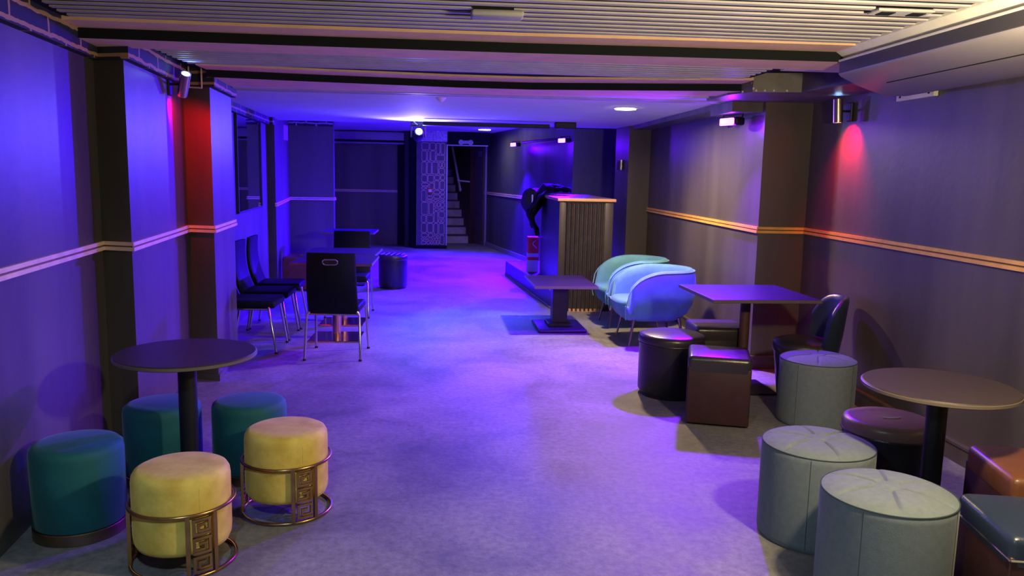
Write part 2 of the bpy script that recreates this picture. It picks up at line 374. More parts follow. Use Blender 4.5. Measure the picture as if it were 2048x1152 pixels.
# soffit boxes on the right
bm = B(); prism(bm, [(2.17, 5.80), (2.50, 5.72), (2.58, 5.05), (2.62, 4.3), (2.98, 4.3), (2.98, 6.52), (2.56, 6.55), (2.07, 6.55), (2.07, 6.05)], 2.225, 2.37)
struct('trim_8', bm, m_soffit)
bm = B(); box(bm, 2.30, 2.56, 7.14, 10.35, 2.195, 2.30); struct('trim_9', bm, m_soffit)
bm = B(); box(bm, 2.29, 2.56, 6.56, 7.12, 2.145, 2.30); struct('trim_10', bm, m_soffit)
bm = B()
for x, y, z in [(2.19, 5.79, 2.235), (2.25, 5.78, 2.235), (2.31, 5.763, 2.235), (2.40, 5.743, 2.235), (2.17, 5.82, 2.29), (2.172, 5.80, 2.25), (2.13, 5.90, 2.235)]:
    cyl(bm, .007, z-.007, z+.007, 8, (x, y-.004))
struct('trim_11', bm, m_white)
# mouldings (rails)
zl = 1.150
def rail(n, pts, side, zc, m, h=.046, off=.02):
    b = B(); strip(b, pts, side, off, zc-h/2, zc-h*.09); strip(b, pts, side, off*.8, zc+h*.09, zc+h/2); strip(b, pts, side, off*.35, zc-h*.1, zc+h*.1, 1)
    struct('trim_%d' % n, b, [m, m_rail_groove])
rail(12, LW[1:9], 1, zl, m_railpink, .05)
rail(13, LW[10:14], 1, zl, m_railpink, .045)
rail(14, [(-3.6, 17.71), (-1.40, 17.85), (-1.18, 17.86)], 1, 1.175, m_railpink, .05)
rail(15, RW[0:4], -1, 1.182, m_rail, .052)
rail(16, RW[8:10], -1, 1.175, m_railpink, .06)
bm = B(); strip(bm, RW[0:4], -1, .028, 0, .10); strip(bm, RW[0:4], -1, .035, .10, .115); struct('baseboard_right', bm, m_base)
bm = B(); strip(bm, RW[8:10], -1, .02, 0, .09); struct('baseboard_right_far', bm, m_frame)
bm = B(); strip(bm, LW[4:8], 1, .012, 0, .05); struct('baseboard_left', bm, m_wall)
# painted brick frieze along the top of the left wall
bm = B(); strip(bm, [(-1.50, 0), (-1.845, 3.39), (-1.985, 4.72), (-1.80, 4.66), (-1.955, 6.13), (-1.75, 6.07), (-1.82, 6.90)], 1, .045, 2.175, 2.37)
struct('trim_17', bm, m_brick)
bm = B(); strip(bm, [(-2.12, 6.95), (-2.34, 10.50), (-2.24, 10.48)], 1, .05, 2.155, 2.25); struct('trim_18', bm, m_brick)
bm = B(); strip(bm, [(-2.54, 12.90), (-1.87, 12.98)], 1, .03, 2.28, 2.46); struct('trim_19', bm, brick_mat('brick_band_far', (.012, .02, .025), (.35, .35, .33), .3, .09, .012, 'X'))
# little tan outline frame on the second pier
bm = B()
for q in (((-1.89, 6.055, 2.17), (-1.89, 6.055, 2.36)), ((-1.79, 6.02, 2.165), (-1.79, 6.02, 2.36)), ((-1.89, 6.055, 2.17), (-1.79, 6.02, 2.165))):
    tube(bm, q, .006, 6)
struct('trim_20', bm, m_railpink)

# stairwell, lintel
bm = B(); box(bm, -.12, .80, 17.20, 17.40, 2.185, 2.50); struct('trim_21', bm, m_black)
bm = B()
box(bm, -.115, -.09, 17.02, 17.34, 0, 2.185); box(bm, -.115, .76, 17.18, 17.2, 2.165, 2.19)
struct('trim_22', bm, mat('lilac_jamb', (.45, .42, .55), .6))
bm = B(); box(bm, .735, .775, 17.85, 18.02, 0, 2.2); struct('trim_23', bm, m_frame)
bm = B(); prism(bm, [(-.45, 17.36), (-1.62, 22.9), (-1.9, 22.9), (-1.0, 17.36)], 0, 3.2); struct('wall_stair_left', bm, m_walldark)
bm = B(); prism(bm, [(.42, 18.35), (-.45, 22.6), (.70, 22.6), (.70, 18.7)], 0, 3.2); struct('wall_stair_right', bm, m_brownwall)
st = thing('staircase', 'narrow white painted staircase climbing behind the open doorway at the far end', 'stairs', (.13, 18.45, 0), math.radians(11.5))
for i in range(12):
    b = B(); box(b, -.45, .27, i*.245, i*.245+.26, max(0, i*.19-.02), i*.19+.165); link('riser', b, m_tread, st)
    b = B(); box(b, -.45, .27, i*.245-.02, i*.245+.25, i*.19+.165, i*.19+.19, .004); link('tread', b, m_treaddark, st)
b = B(); xprism(b, [(-.12, 0), (0, 0), (3.0, 2.30), (3.0, 2.5), (2.9, 2.5), (-.12, .17)], .27, .29); link('stringer', b, m_frame, st)
hr = thing('handrail', 'white handrail sloping down the red-brown wall of the staircase', 'handrail', (.32, 18.6, 0))
b = B(); tube(b, [(-.38, 1.2, 2.55), (-.32, .9, 2.25), (-.12, -.1, 1.20)], .028, 8); link('rail', b, m_white, hr)
b = B(); tube(b, [(-.18, -.15, 1.43), (.10, -.2, 1.405)], .018, 8); link('bracket', b, m_white, hr)
dr = B(); prism(dr, [(.735, 18.02), (.70, 18.0), (.47, 18.62), (.50, 18.64)], 0.01, 2.17)
dro = struct('door_1', dr, m_door)
b = B(); cyl(b, .012, 1.0, 1.12, 10, (.47, 18.58)); tube(b, [(.47, 18.58, 1.06), (.45, 18.52, 1.06), (.50, 18.42, 1.06)], .010, 8); link('door_handle', b, m_chrome, dro)
b = B(); prism(b, [(.60, 18.24), (.665, 18.06), (.655, 18.056), (.59, 18.236)], 1.98, 2.09); link('door_sign', b, m_frame, dro)

# stone-painted column
cl = B(); box(cl, -.74, -.115, 17.02, 17.34, .0, 2.24); col = struct('wall_column', cl, m_brickcol)
b = B(); box(b, -.76, -.09, 16.985, 17.36, 0, .07); link('plinth', b, m_black, col)
b = B(); box(b, -.70, -.10, 16.995, 17.35, 2.24, 2.46); link('capital', b, m_band, col)
# mortar lines: an irregular rubble pattern of rounded rectangles
b = B(); rr = random.Random(3)
def cell(x0, x1, z0, z1):
    g = .011; r = .02; pts = []
    for cx, cz, a0 in ((x1-g-r, z1-g-r, 0), (x0+g+r, z1-g-r, 90), (x0+g+r, z0+g+r, 180), (x1-g-r, z0+g+r, 270)):
        for k in range(3):
            a = math.radians(a0+45*k); pts.append((cx+r*math.cos(a), 17.014, cz+r*math.sin(a)))
    for i in range(len(pts)): pts[i] = (pts[i][0]+rr.uniform(-.003, .003), pts[i][1], pts[i][2]+rr.uniform(-.004, .004))
    tube(b, pts, .0065, 4, closed=True)
def split(x0, x1, z0, z1, d):
    w_, h_ = x1-x0, z1-z0
    if d > 0 and (w_ > .22 or h_ > .40 or (rr.random() < .50 and w_ > .13)):
        if h_ > w_*1.3 or (rr.random() < .35 and h_ > .12):
            s = z0+h_*rr.uniform(.35, .65); split(x0, x1, z0, s, d-1); split(x0, x1, s, z1, d-1)
        elif w_ > .12:
            s = x0+w_*rr.uniform(.38, .62); split(x0, s, z0, z1, d-1); split(s, x1, z0, z1, d-1)
        else: cell(x0, x1, z0, z1)
    elif w_ > .05 and h_ > .05: cell(x0, x1, z0, z1)
split(-.64, -.14, .08, 2.22, 9)
link('mortar_lines', b, m_mortar, col)
sg = tag(link('fire_alarm_point', (lambda b: (box(b, -.50, -.40, 16.985, 17.012, 1.16, 1.28, .006), b)[1])(B()), m_red), 'small red fire alarm call point on the stone patterned column', 'alarm')
b = B(); box(b, -.485, -.415, 16.980, 16.986, 1.19, 1.25); link('white_window', b, m_white, sg)
em = thing('emergency_light', 'twin-headed emergency light on the black lintel above the doorway', 'light', (.29, 17.2, 2.24))
b = B(); box(b, -.06, .06, -.05, 0, -.03, .04, .008); link('battery_case', b, m_off, em)
for s in (-1, 1):
    b = B(); lathe(b, [(0, 0), (.03, 0), (.055, .05), (.055, .07), (0, .07)], 16); bmesh.ops.transform(b, matrix=T(s*.10, -.03, .0) @ rot('X', PI/2), verts=b.verts); link('lamp_head', b, m_off, em, 30)

# window-like mirror on the left wall
mr = thing('wall_mirror', 'tall dark mirror on the violet-lit left wall above the chairs', 'mirror', (-2.262, 9.30, 1.66), math.radians(4.3))
b = B(); box(b, -.012, .012, -.80, .72, -.505, .505); link('mirror_glass', b, m_glassm, mr)
b = B()
for y0, y1, z0, z1 in ((-.82, .74, .505, .525), (-.82, .74, -.525, -.505), (-.82, -.80, -.525, .525), (.72, .74, -.525, .525)): box(b, -.012, .016, y0, y1, z0, z1, .003)
link('mirror_frame', b, m_walldark, mr)

# ================================================================== LAMPS AND CEILING FITTINGS
def uvflood(loc, rz, label):
    t = thing('uv_floodlight', label, 'floodlight', loc, rz, 'ultraviolet floodlights on the right-hand wall')
    b = B(); box(b, -.12, .12, -.05, .05, -.035, .035, .02, 3); link('housing', b, m_iron, t, 40)
    b = B(); box(b, -.095, .095, -.062, -.045, -.033, .028, .012, 3); link('lens', b, m_uvlens, t, 40)
    b = B(); tube(b, [(-.13, 0, 0), (-.13, .01, .06), (.13, .01, .06), (.13, 0, 0)], .006, 6); link('bracket', b, m_iron, t)
    return t
uvflood((2.40, 6.86, 2.085), math.radians(-72), 'violet ultraviolet floodlight under the grey soffit box, nearest of the three')
uvflood((1.73, 12.45, 2.13), math.radians(-65), 'violet ultraviolet floodlight high on the far right wall, nearer the counter')
uvflood((1.17, 14.95, 2.14), math.radians(-65), 'violet ultraviolet floodlight high on the far right wall, nearest the doorway')
b = B(); tube(b, [(1.27, 14.72, 2.17), (1.42, 14.0, 2.175), (1.72, 12.68, 2.17)], .02, 6); tag(link('cable', b, m_iron), 'black cable running between the two far violet floodlights', 'cable')
cb = B()
for k in range(3):
    y0 = 7.10+k*.045
    tube(cb, [(2.50, y0, 2.14), (2.48, y0, 2.09), (2.49, y0+.015, 2.06), (2.50, y0+.03, 2.08)], .006, 6)
tag(link('cable_loop', cb, m_iron), 'looped black cables hanging beside the nearest violet floodlight', 'cable')
def dl(loc, label, r=.10):
    t = thing('ceiling_lamp', label, 'ceiling lamp', loc)
    b = B(); lathe(b, [(0, 0), (r*1.06, 0), (r*1.06, -.008), (r*.9, -.014), (0, -.014)], 40); link('rim', b, m_white, t, 30)
    b = B(); cyl(b, r*.9, -.019, -.0135, 40); link('diffuser', b, m_warmlens, t)
    return t
dl((1.63, 7.62, 2.245), 'bright round ceiling lamp over the blue armchairs', .11)
dl((.63, 15.9, 2.46), 'bright round ceiling lamp at the far end near the doorway', .13)
pb = thing('pendant_bulb', 'bare glowing bulb hanging by the air conditioner over the grey poufs', 'lamp', (1.72, 2.26, 1.84))
b = B(); tube(b, [(0, 0, .09), (0, 0, .465)], .004, 6); link('cord', b, m_iron, pb)
b = B(); cyl(b, .014, .028, .095, 20); link('socket', b, m_iron, pb)
b = B(); bmesh.ops.create_icosphere(b, subdivisions=3, radius=.030); link('glass', b, m_warmlens, pb, 80)
dl((-.5, .9, 2.36), 'added round fill lamp behind the viewer over the near floor', .09)  # unseen fixture added to go with the fill light

def twolamp(loc, tilt, rx, label, wall):
    t = thing('wall_lamp', label, 'wall lamp', loc, 0, 'steel two-way wall lamps')
    Mx = rot('Y', tilt) @ rot('X', rx)
    b = B(); lathe(b, [(.026, -.085), (.034, -.085), (.034, .085), (.026, .085), (.026, .07), (0, .07)], 28, cap=False); lathe(b, [(0, -.07), (.026, -.07), (.026, -.085)], 28, cap=False)
    bmesh.ops.transform(b, matrix=Mx, verts=b.verts); link('lamp_body', b, m_steel, t, 40)
    b = B(); cyl(b, .027, .072, .082, 24); bmesh.ops.transform(b, matrix=Mx, verts=b.verts); link('blue_lens', b, m_bluelens, t)
    b = B(); cyl(b, .027, -.084, -.072, 24); bmesh.ops.transform(b, matrix=Mx, verts=b.verts); link('red_lens', b, m_redlens, t)
    b = B(); box(b, wall-.012, wall+.012, -.02, .04, -.075, .065, .008); link('wall_plate', b, m_iron, t)
    b = B(); tube(b, [(0, 0, 0), (wall, .01, 0)], .008, 8); link('arm', b, m_iron, t)
    return t
twolamp((-1.80, 5.66, 2.15), math.radians(24), math.radians(32), 'tilted steel wall lamp glowing blue and red on the left wall', -.10)
twolamp((2.83, 5.82, 2.11), math.radians(-4), 0, 'upright steel wall lamp casting a red spot on the right wall', .10)

mh = thing('moving_head_light', 'black moving-head spotlight with a white-blue beam hanging at mid ceiling', 'stage light', (-.44, 10.62, 2.245))
b = B(); box(b, -.09, .09, -.07, .07, -.05, 0, .008); link('base', b, m_iron, mh)
b = B(); box(b, -.10, -.075, -.04, .04, -.20, -.05, .006); box(b, .075, .10, -.04, .04, -.20, -.05, .006); box(b, -.10, .10, -.04, .04, -.065, -.049); link('yoke', b, m_iron, mh)
b = B(); lathe(b, [(0, -.09), (.05, -.09), (.068, -.05), (.068, .08), (.055, .10), (0, .10)], 28)
Mh = T(0, 0, -.17) @ rot('X', math.radians(65)) @ rot('Y', math.radians(8))
bmesh.ops.transform(b, matrix=Mh, verts=b.verts); link('head', b, m_iron, mh, 35)
b = B(); cyl(b, .042, .101, .108, 24); bmesh.ops.transform(b, matrix=Mh, verts=b.verts); link('lens', b, m_cyanlens, mh)
lb = thing('light_bar', 'long black light bar fixed under the middle ceiling', 'light bar', (.42, 10.02, 2.185))
b = B(); box(b, -.78, .78, -.04, .04, -.018, .03, .008); link('housing', b, m_iron, lb)
b = B(); tube(b, [(-.78, 0, 0), (-.84, 0, -.02), (-.90, .3, .04)], .008, 6); link('lead', b, m_iron, lb)
b = B(); box(b, 1.26, 1.52, 9.92, 10.05, 2.165, 2.245, .01); jb = tag(link('control_box', b, m_iron), 'small black control box under the ceiling right of the light bar', 'box')
sd = thing('smoke_detector', 'small detector with a red light under the ceiling near the back', 'detector', (-.92, 12.2, 2.46))
b = B(); lathe(b, [(0, 0), (.055, 0), (.055, -.03), (.03, -.05), (0, -.05)], 24); link('body', b, m_white, sd, 30)
b = B(); cyl(b, .02, -.07, -.05, 10); link('led', b, m_redled, sd)
nub = thing('ceiling_sensor', 'tiny round sensor on the flat ceiling behind the second beam', 'sensor', (-.10, 7.15, 2.245))
b = B(); lathe(b, [(0, 0), (.05, 0), (.03, -.02), (.022, -.03), (0, -.03)], 20); link('body', b, m_ceil, nub, 30)
b = B(); cyl(b, .016, -.036, -.029, 10); link('lens', b, m_white, nub)

el = thing('emergency_light', 'pale box light fixed to the slats at the top centre of the photo', 'light', (.19, 3.62, 2.30))
b = B(); box(b, -.115, .115, -.06, .06, -.028, .0, .012, 3); link('cover', b, m_off, el, 40)
b = B(); box(b, -.105, .07, -.055, .02, .0, .03); link('back_plate', b, m_black, el)
el2 = thing('socket_box', 'pale electrical box with two dark sockets on the slats by the air conditioner', 'socket', (1.84, 3.30, 2.30))
b = B(); box(b, -.12, .12, -.05, .05, -.012, .0, .004); link('plate', b, m_off, el2)
for s in (-1, 1):
    b = B(); box(b, s*.065-.03, s*.065+.03, -.03, .03, -.016, -.011, .003); link('socket', b, m_black, el2)

# under-ceiling air conditioner on the right
ac = thing('air_conditioner', 'long grey under-ceiling air conditioner at the top right', 'air conditioner', (0, 0, 0))
b = B(); prof = [(2.11, 2.255), (2.10, 2.235), (2.105, 2.175), (2.13, 2.165), (2.30, 2.14), (2.62, 2.115), (2.86, 2.14), (2.88, 2.29), (2.13, 2.29)]
# tapered far end
ya, yb = 2.2, 4.36
n = len(prof); ends = []
for yy, sc, dz in ((ya, 1, 0), (yb-.02, 1, 0), (yb, .985, .003)):
    ends.append([b.verts.new((2.48+(x-2.48)*sc, yy+(x-2.1)*(.85 if yy > 4 else 0), z+dz)) for x, z in prof])
for A_, C_ in zip(ends, ends[1:]):
    for i in range(n):
        f = b.faces.new((A_[i], A_[(i+1) % n], C_[(i+1) % n], C_[i]))
        f.material_index = 0
b.faces.new(ends[0]); b.faces.new(ends[-1]); link('casing', b, m_acwhite, ac, 30)
b = B(); box(b, 2.094, 2.104, 2.25, 4.33, 2.182, 2.240); link('air_outlet', b, m_acdark, ac)
b = B(); box(b, 2.088, 2.108, 2.22, 4.36, 2.240, 2.252, .004); link('top_edge', b, m_white, ac)
b = B(); box(b, 2.35, 2.354, 2.3, 4.3, 2.132, 2.137); box(b, 2.40, 2.66, 2.9, 2.905, 2.116, 2.132); link('panel_seam', b, m_black, ac)
b = B(); tube(b, [(2.12, 4.33, 2.30), (2.11, 4.37, 2.27), (2.10, 4.38, 2.24)], .006, 6); link('pipe', b, m_off, ac)
br = thing('wall_bracket', 'pale metal bracket on the right wall under the air conditioner', 'bracket', (2.93, 5.0, 2.17))
b = B(); box(b, -.012, .018, -.22, .20, -.045, .035, .004); link('plate', b, m_pale, br)
for yy in (-.17, .15):
    b = B(); cyl(b, .008, -.005, .005, 8); bmesh.ops.transform(b, matrix=T(-.013, yy, -.02) @ rot('Y', PI/2), verts=b.verts); link('screw', b, m_iron, br)
# wall air conditioner at the far back
ab = thing('air_conditioner', 'wide wall air conditioner high on the far back wall', 'air conditioner', (-1.72, 17.62, 2.29))
b = B(); box(b, -.84, .80, -.10, .2, -.11, .15, .03, 3); link('casing', b, m_acwhite, ab, 40)
b = B(); box(b, -.80, .76, -.112, -.095, -.075, -.03); link('air_outlet', b, m_black, ab)
# junction bits
b = B(); box(b, -2.50, -2.42, 11.95, 12.25, 2.02, 2.24, .01); tag(link('speaker', b, m_acwhite), 'small box speaker high on the left wall before the far pier', 'speaker')
sw = thing('light_switch', 'double steel light switch on the narrow pier behind the armchairs', 'switch', (2.235, 10.60, 1.75))
b = B(); box(b, -.03, .0, -.10, .10, -.07, .07, .006); link('plate', b, m_chrome, sw)
for s in (-1, 1):
    b = B(); box(b, -.038, -.03, s*.045-.02, s*.045+.02, -.04, .04, .003); link('rocker', b, m_iron, sw)

# ================================================================== COUNTER CORNER
ct = thing('counter', 'tall fluted bar counter with a gilt edge behind the small table', 'counter', (1.56, 9.30, 0))
b = B(); box(b, -.305, .335, .03, 1.90, 0, 1.30); link('body', b, m_counterside, ct)
b = B()
xs = [-.305, -.235]; box(b, -.305, -.225, .0, .035, .03, 1.30, .004); box(b, .235, .335, .0, .035, .03, 1.30, .004)
box(b, -.30, .33, .022, .034, .03, 1.30)
for k in range(9):
    x = -.20+k*.0505
    pts = [(x-.021+.042*i/8, .022-.030*math.sin(PI*i/8)) for i in range(9)]
    a_ = [b.verts.new((px, py, .03)) for px, py in pts]; c_ = [b.verts.new((px, py, 1.285)) for px, py in pts]
    for i in range(8): b.faces.new((a_[i], a_[i+1], c_[i+1], c_[i]))
    b.faces.new(a_+[b.verts.new((x, .03, .03))]); b.faces.new(c_+[b.verts.new((x, .03, 1.285))])
link('fluted_front', b, m_counter, ct, 40)
b = B()
for k in range(9):
    x = -.20+k*.0505; cyl(b, .017, .0, .032, 10, (x, -.002))
link('flute_foot', b, m_coppertrim, ct)
b = B(); box(b, -.33, .36, -.03, 1.93, 1.30, 1.335, .006); link('worktop', b, m_coppertrim, ct)
pf = thing('stage_platform', 'low dark platform with pale edge trim beside the counter', 'platform', (0, 0, 0))
b = B(); prism(b, [(.88, 12.75), (1.22, 9.42), (1.25, 9.42), (1.25, 11.22), (1.9, 11.22), (1.80, 12.4), (1.76, 12.75)], 0, .215); link('deck', b, m_counterside, pf)
b = B(); tube(b, [(.88, 12.75, .218), (1.22, 9.42, .218)], .010, 6); tube(b, [(.88, 12.75, .0), (.88, 12.75, .218), (1.74, 12.77, .218)], .008, 6); tube(b, [(.875, 12.75, .012), (1.215, 9.42, .012)], .012, 6); link('edge_trim', b, m_frame, pf)
# coat draped over the far end of the counter
def coat():
    b = B(); r_ = random.Random(5)
    cols, rows = 22, 26; g = []
    for j in range(rows+1):
        t = j/rows; row = []
        for i in range(cols+1):
            s = i/cols
            # path across the top then over the left edge
            L = t*.88
            if L < .34: x = 1.58-L; z = 1.35+.05*math.sin(s*9+t*7)+.035+.05*math.sin(s*PI)
            else:
                q = L-.34; x = 1.235-.035-.03*math.sin(s*11+q*4)-.02*math.sin(q*5)-.13*math.exp(-((q-.26)/.17)**2); z = 1.385-q-.04*math.sin(min(1, q*8)*PI/2)
            wdt = .30+.10*math.sin(t*PI)-.26*max(0, (t-.72)/.28)**1.6
            y = 10.85+(s-.5)*2*wdt+.03*math.sin(t*13+s*3)+.10*t
            if t < .12: z -= .02*(1-t/.12)
            if t > .95: z += .05*math.sin(s*17)
            row.append(b.verts.new((x+r_.uniform(-.004, .004), y, z+r_.uniform(-.006, .006))))
        g.append(row)
    for j in range(rows):
        for i in range(cols): b.faces.new((g[j][i], g[j][i+1], g[j+1][i+1], g[j+1][i]))
    bmesh.ops.solidify(b, geom=b.faces, thickness=.022)
    return b
co = tag(link('coat', coat(), m_cloth, None, 80), 'black coat draped over the far end of the counter', 'coat')
b = B(); r2_ = random.Random(9); rings = []
for j in range(17):
    t_ = j/16; z_ = 1.40-.52*t_; w_ = .035+.105*math.sin(min(1, t_*1.25+.12)*PI)**.8*(1 if t_ < .75 else 1-(t_-.75)*2.2)
    rings.append([b.verts.new((1.115-.02*math.sin(t_*4)+w_*math.cos(a_)*(1+.16*math.sin(3*a_+t_*4)+.08*math.sin(7*a_-t_*9)), 11.08+w_*1.5*math.sin(a_)*(1+.12*math.sin(5*a_+t_*6)), z_+.02*math.sin(2*a_+t_))) for a_ in [2*PI*k/36 for k in range(36)]])
for p_, q_ in zip(rings, rings[1:]):
    for k in range(36): b.faces.new((p_[k], p_[(k+1) % 36], q_[(k+1) % 36], q_[k]))
b.faces.new(rings[0]); b.faces.new(rings[-1]); link('hanging_sleeve', b, m_cloth, co, 60)
b = B(); box(b, 1.085, 1.105, 10.865, 10.90, 1.22, 1.33, .006); link('white_label', b, m_white, co)
bx = thing('printed_box', 'tall red and white printed box standing on the platform beside the counter', 'box', (1.17, 11.42, .218))
b = B(); box(b, -.075, .075, -.10, .10, 0, .50, .004); link('carton', b, m_off, bx)
b = B(); box(b, -.0765, .0765, -.1015, .1015, .27, .498); link('red_panel', b, m_red, bx)
b = B(); box(b, -.0775, .0775, -.1025, .1025, .17, .215); link('red_band', b, m_red, bx)
b = B()
tube(b, [(.035, -.104, .45), (.0, -.104, .43), (-.01, -.104, .40), (.02, -.104, .37), (.045, -.104, .345)], .006, 5); link('white_swirl', b, m_off, bx)

# ================================================================== TABLES
def round_table(loc, label, r, z):
    t = thing('round_table', label, 'table', loc, 0)
    b = B(); cyl(b, r, z-.022, z, 72, bev=.004); link('tabletop', b, m_round, t, 40)
    b = B(); lathe(b, [(r-.001, z-.02), (r+.003, z-.018), (r+.003, z-.006), (r-.001, z-.004)], 72, cap=False); link('edge_band', b, m_edge, t, 40)
    b = B(); cyl(b, .042, .02, z-.022, 32); lathe(b, [(0, z-.05), (.10, z-.034), (.11, z-.022), (0, z-.022)], 32); link('column', b, m_iron, t, 40)
    b = B(); lathe(b, [(0, 0), (.165, 0), (.165, .008), (.10, .02), (.05, .035), (.043, .06), (0, .06)], 48); link('base', b, m_iron, t, 40)
    return t
round_table((-1.235, 3.78, 0), 'dark round pedestal table on the left among teal poufs and gold stools', .315, .742)
round_table((2.10, 3.20, 0), 'dark round pedestal table on the right, rising among grey and leather stools', .308, .742)

def square_table(loc, rz, label, s, z, colr, colm, bs, bm_, topm=None, group=None):
    t = thing('square_table', label, 'table', loc, rz, group)
    h = s/2
    b = B(); box(b, -h, h, -h, h, z-.026, z, .003); link('tabletop', b, topm or m_ctop, t)
    b = B()
    for q in ((-h-.002, h+.002, -h-.002, -h), (-h-.002, h+.002, h, h+.002), (-h-.002, -h, -h, h), (h, h+.002, -h, h)): box(b, *q, z-.024, z-.002)
    link('edge_band', b, m_edge, t)
    b = B(); cyl(b, colr, .01, z-.026, 32); link('column', b, colm, t, 40)
    b = B(); box(b, -.12, .12, -.12, .12, z-.034, z-.026); link('top_plate', b, m_iron, t)
    b = B(); box(b, -bs/2, bs/2, -bs/2, bs/2, 0, .014, .004); link('base', b, bm_, t)
    return t
square_table((2.24, 5.86, 0), math.radians(1.5), 'square dark table lit violet, beside the blue armchairs and leather stools', .80, .752, .038, m_brownwall, .42, m_iron)
square_table((-1.09, 7.70, 0), 0, 'square dark table on a copper pedestal behind the chair with the oval handle', .74, .762, .042, m_copper, .47, m_copper, group='square copper-based tables in a row on the left')
square_table((-1.13, 8.50, 0), math.radians(-1), 'square dark table on a copper pedestal, second in the row on the left', .74, .762, .042, m_copper, .45, m_copper, group='square copper-based tables in a row on the left')
square_table((-1.42, 11.45, 0), 0, 'square dark table farthest back on the left, beside the striped black pouf', .72, .762, .042, m_iron, .42, m_iron)

sm = thing('pedestal_table', 'low dark wooden table on a thick square pedestal in front of the counter', 'table', (1.14, 8.26, 0), math.radians(1.5))
b = B(); box(b, -.32, .32, -.44, .44, .476, .506, .004); link('tabletop', b, m_ctop, sm)
b = B(); box(b, -.322, .322, -.442, -.438, .478, .504); box(b, -.322, -.318, -.44, .44, .478, .504); link('edge_band', b, m_edge, sm)
b = B(); box(b, -.078, .078, -.078, .078, .07, .476, .004); link('column', b, m_ctop, sm)
b = B(); box(b, -.13, .13, -.14, .14, .036, .072, .008); link('upper_foot', b, m_ctop, sm)
b = B(); box(b, -.25, .25, -.30, .30, 0, .038, .014, 3); link('base', b, m_ctop, sm, 40)

# ================================================================== STOOLS AND POUFS
def greek(b, ang, R, z0, z1):
    """open greek-key ladder of flat bars bent on a cylinder of radius R"""
    def P(u, z, rr=R): a = ang+u/R; return Vector((rr*math.cos(a), rr*math.sin(a), z))
    def bar(u0, u1, za, zb, th=.004):
        n = max(1, int(abs(u1-u0)/.012))
        for k in range(n):
            ua, ub = u0+(u1-u0)*k/n, u0+(u1-u0)*(k+1)/n
            v = [b.verts.new(P(u, z, R+d)) for d in (-th, th) for u, z in ((ua, za), (ub, za), (ub, zb), (ua, zb))]
            for f in ((0,1,2,3),(4,5,6,7),(0,1,5,4),(1,2,6,5),(2,3,7,6),(3,0,4,7)): b.faces.new([v[j] for j in f])
    W = .046; t = .0105
    bar(-W-.016, -W, z0, z1, .007); bar(W, W+.016, z0, z1, .007)
    H = (z1-z0-.02)/3; w2 = W-.010
    for c in range(3):
        b0 = z0+.01+c*H+.006; b1 = b0+H-.012; h = b1-b0; fl = -1 if c % 2 else 1
        def V(u, za, zb): bar(min(fl*u, fl*(u+t)), max(fl*u, fl*(u+t)), za, zb)
        def Hh(ua, ub, z): bar(min(fl*ua, fl*ub), max(fl*ua, fl*ub), z-t/2, z+t/2)
        V(-w2, b0, b1); Hh(-w2, w2, b1-t/2); V(w2-t, b0+h*.22, b1); Hh(-w2*.35, w2, b0+h*.22); V(-w2*.35-t/2, b0+h*.22, b0+h*.6); Hh(-w2*.35-t/2, w2*.35, b0+h*.6); Hh(-w2, w2, b0+t/2-.004)
def gold_stool(loc, rz, label):
    t = thing('gold_stool', label, 'stool', loc, rz, 'mustard velvet stools in brass frames')
    r = .190; b = B()
    lathe(b, [(0, .085), (r-.03, .085), (r-.010, .092), (r-.002, .112), (r, .14), (r, .355), (r-.003, .378), (r-.012, .394), (r-.028, .402), (r-.08, .405), (0, .406)], 64); link('cushion', b, m_goldv, t, 60)
    b = B(); box(b, -.0015, .0015, -r-.0008, -r+.01, .10, .36); link('seam', b, m_goldv, t)
    for nm, z in (('upper_ring', .262), ('floor_ring', .009)):
        b = B(); tube(b, [((r+.013)*math.cos(2*PI*k/64), (r+.013)*math.sin(2*PI*k/64), z) for k in range(64)], .0075, 10, closed=True); link(nm, b, m_brass, t, 60)
    for k in range(3):
        b = B(); greek(b, math.radians(-90+120*k), r+.013, .012, .262); link('greek_key_panel', b, m_brass, t)
    b = B()
    for k in range(3):
        a = math.radians(-30+120*k); tube(b, [((r+.013)*math.cos(a), (r+.013)*math.sin(a), .262), (.1*math.cos(a), .1*math.sin(a), .262)], .005, 6)
    return t
# viewing direction of stool 1 is roughly from (0,0); the decorated panel faces a little to the right of the viewer
def face(loc, off): return math.atan2(-loc[1], -loc[0])+PI/2+math.radians(off)
L1 = (-1.085, 3.205, 0); g1 = gold_stool(L1, face(L1, 19), 'mustard velvet stool in a Greek-key brass frame, the nearer and left one')
L2 = (-.765, 3.70, 0); dup(g1, L2, face(L2, 22), 'mustard velvet stool in a Greek-key brass frame, the right-hand one farther back')

def teal(loc, label):
    t = thing('velvet_pouf', label, 'pouf', loc, 0, 'teal velvet poufs round the left table')
    r = .188; b = B(); lathe(b, [(0, .05), (r-.01, .05), (r, .06), (r, .365), (r-.004, .388), (r-.018, .402), (r-.045, .409), (0, .414)], 64); link('cushion', b, m_teal, t, 60)
    b = B(); cyl(b, r+.001, .0, .052, 64, bev=.003); link('brass_band', b, m_brassb, t, 40)
    return t
t1 = teal((-1.625, 3.50, 0), 'teal velvet pouf with a brass base, nearest and leftmost by the wall')
dup(t1, (-1.47, 4.10, 0), 0, 'teal velvet pouf behind the left round table, half hidden by its column')
dup(t1, (-1.045, 4.15, 0), 0, 'teal velvet pouf behind the right-hand gold stool')

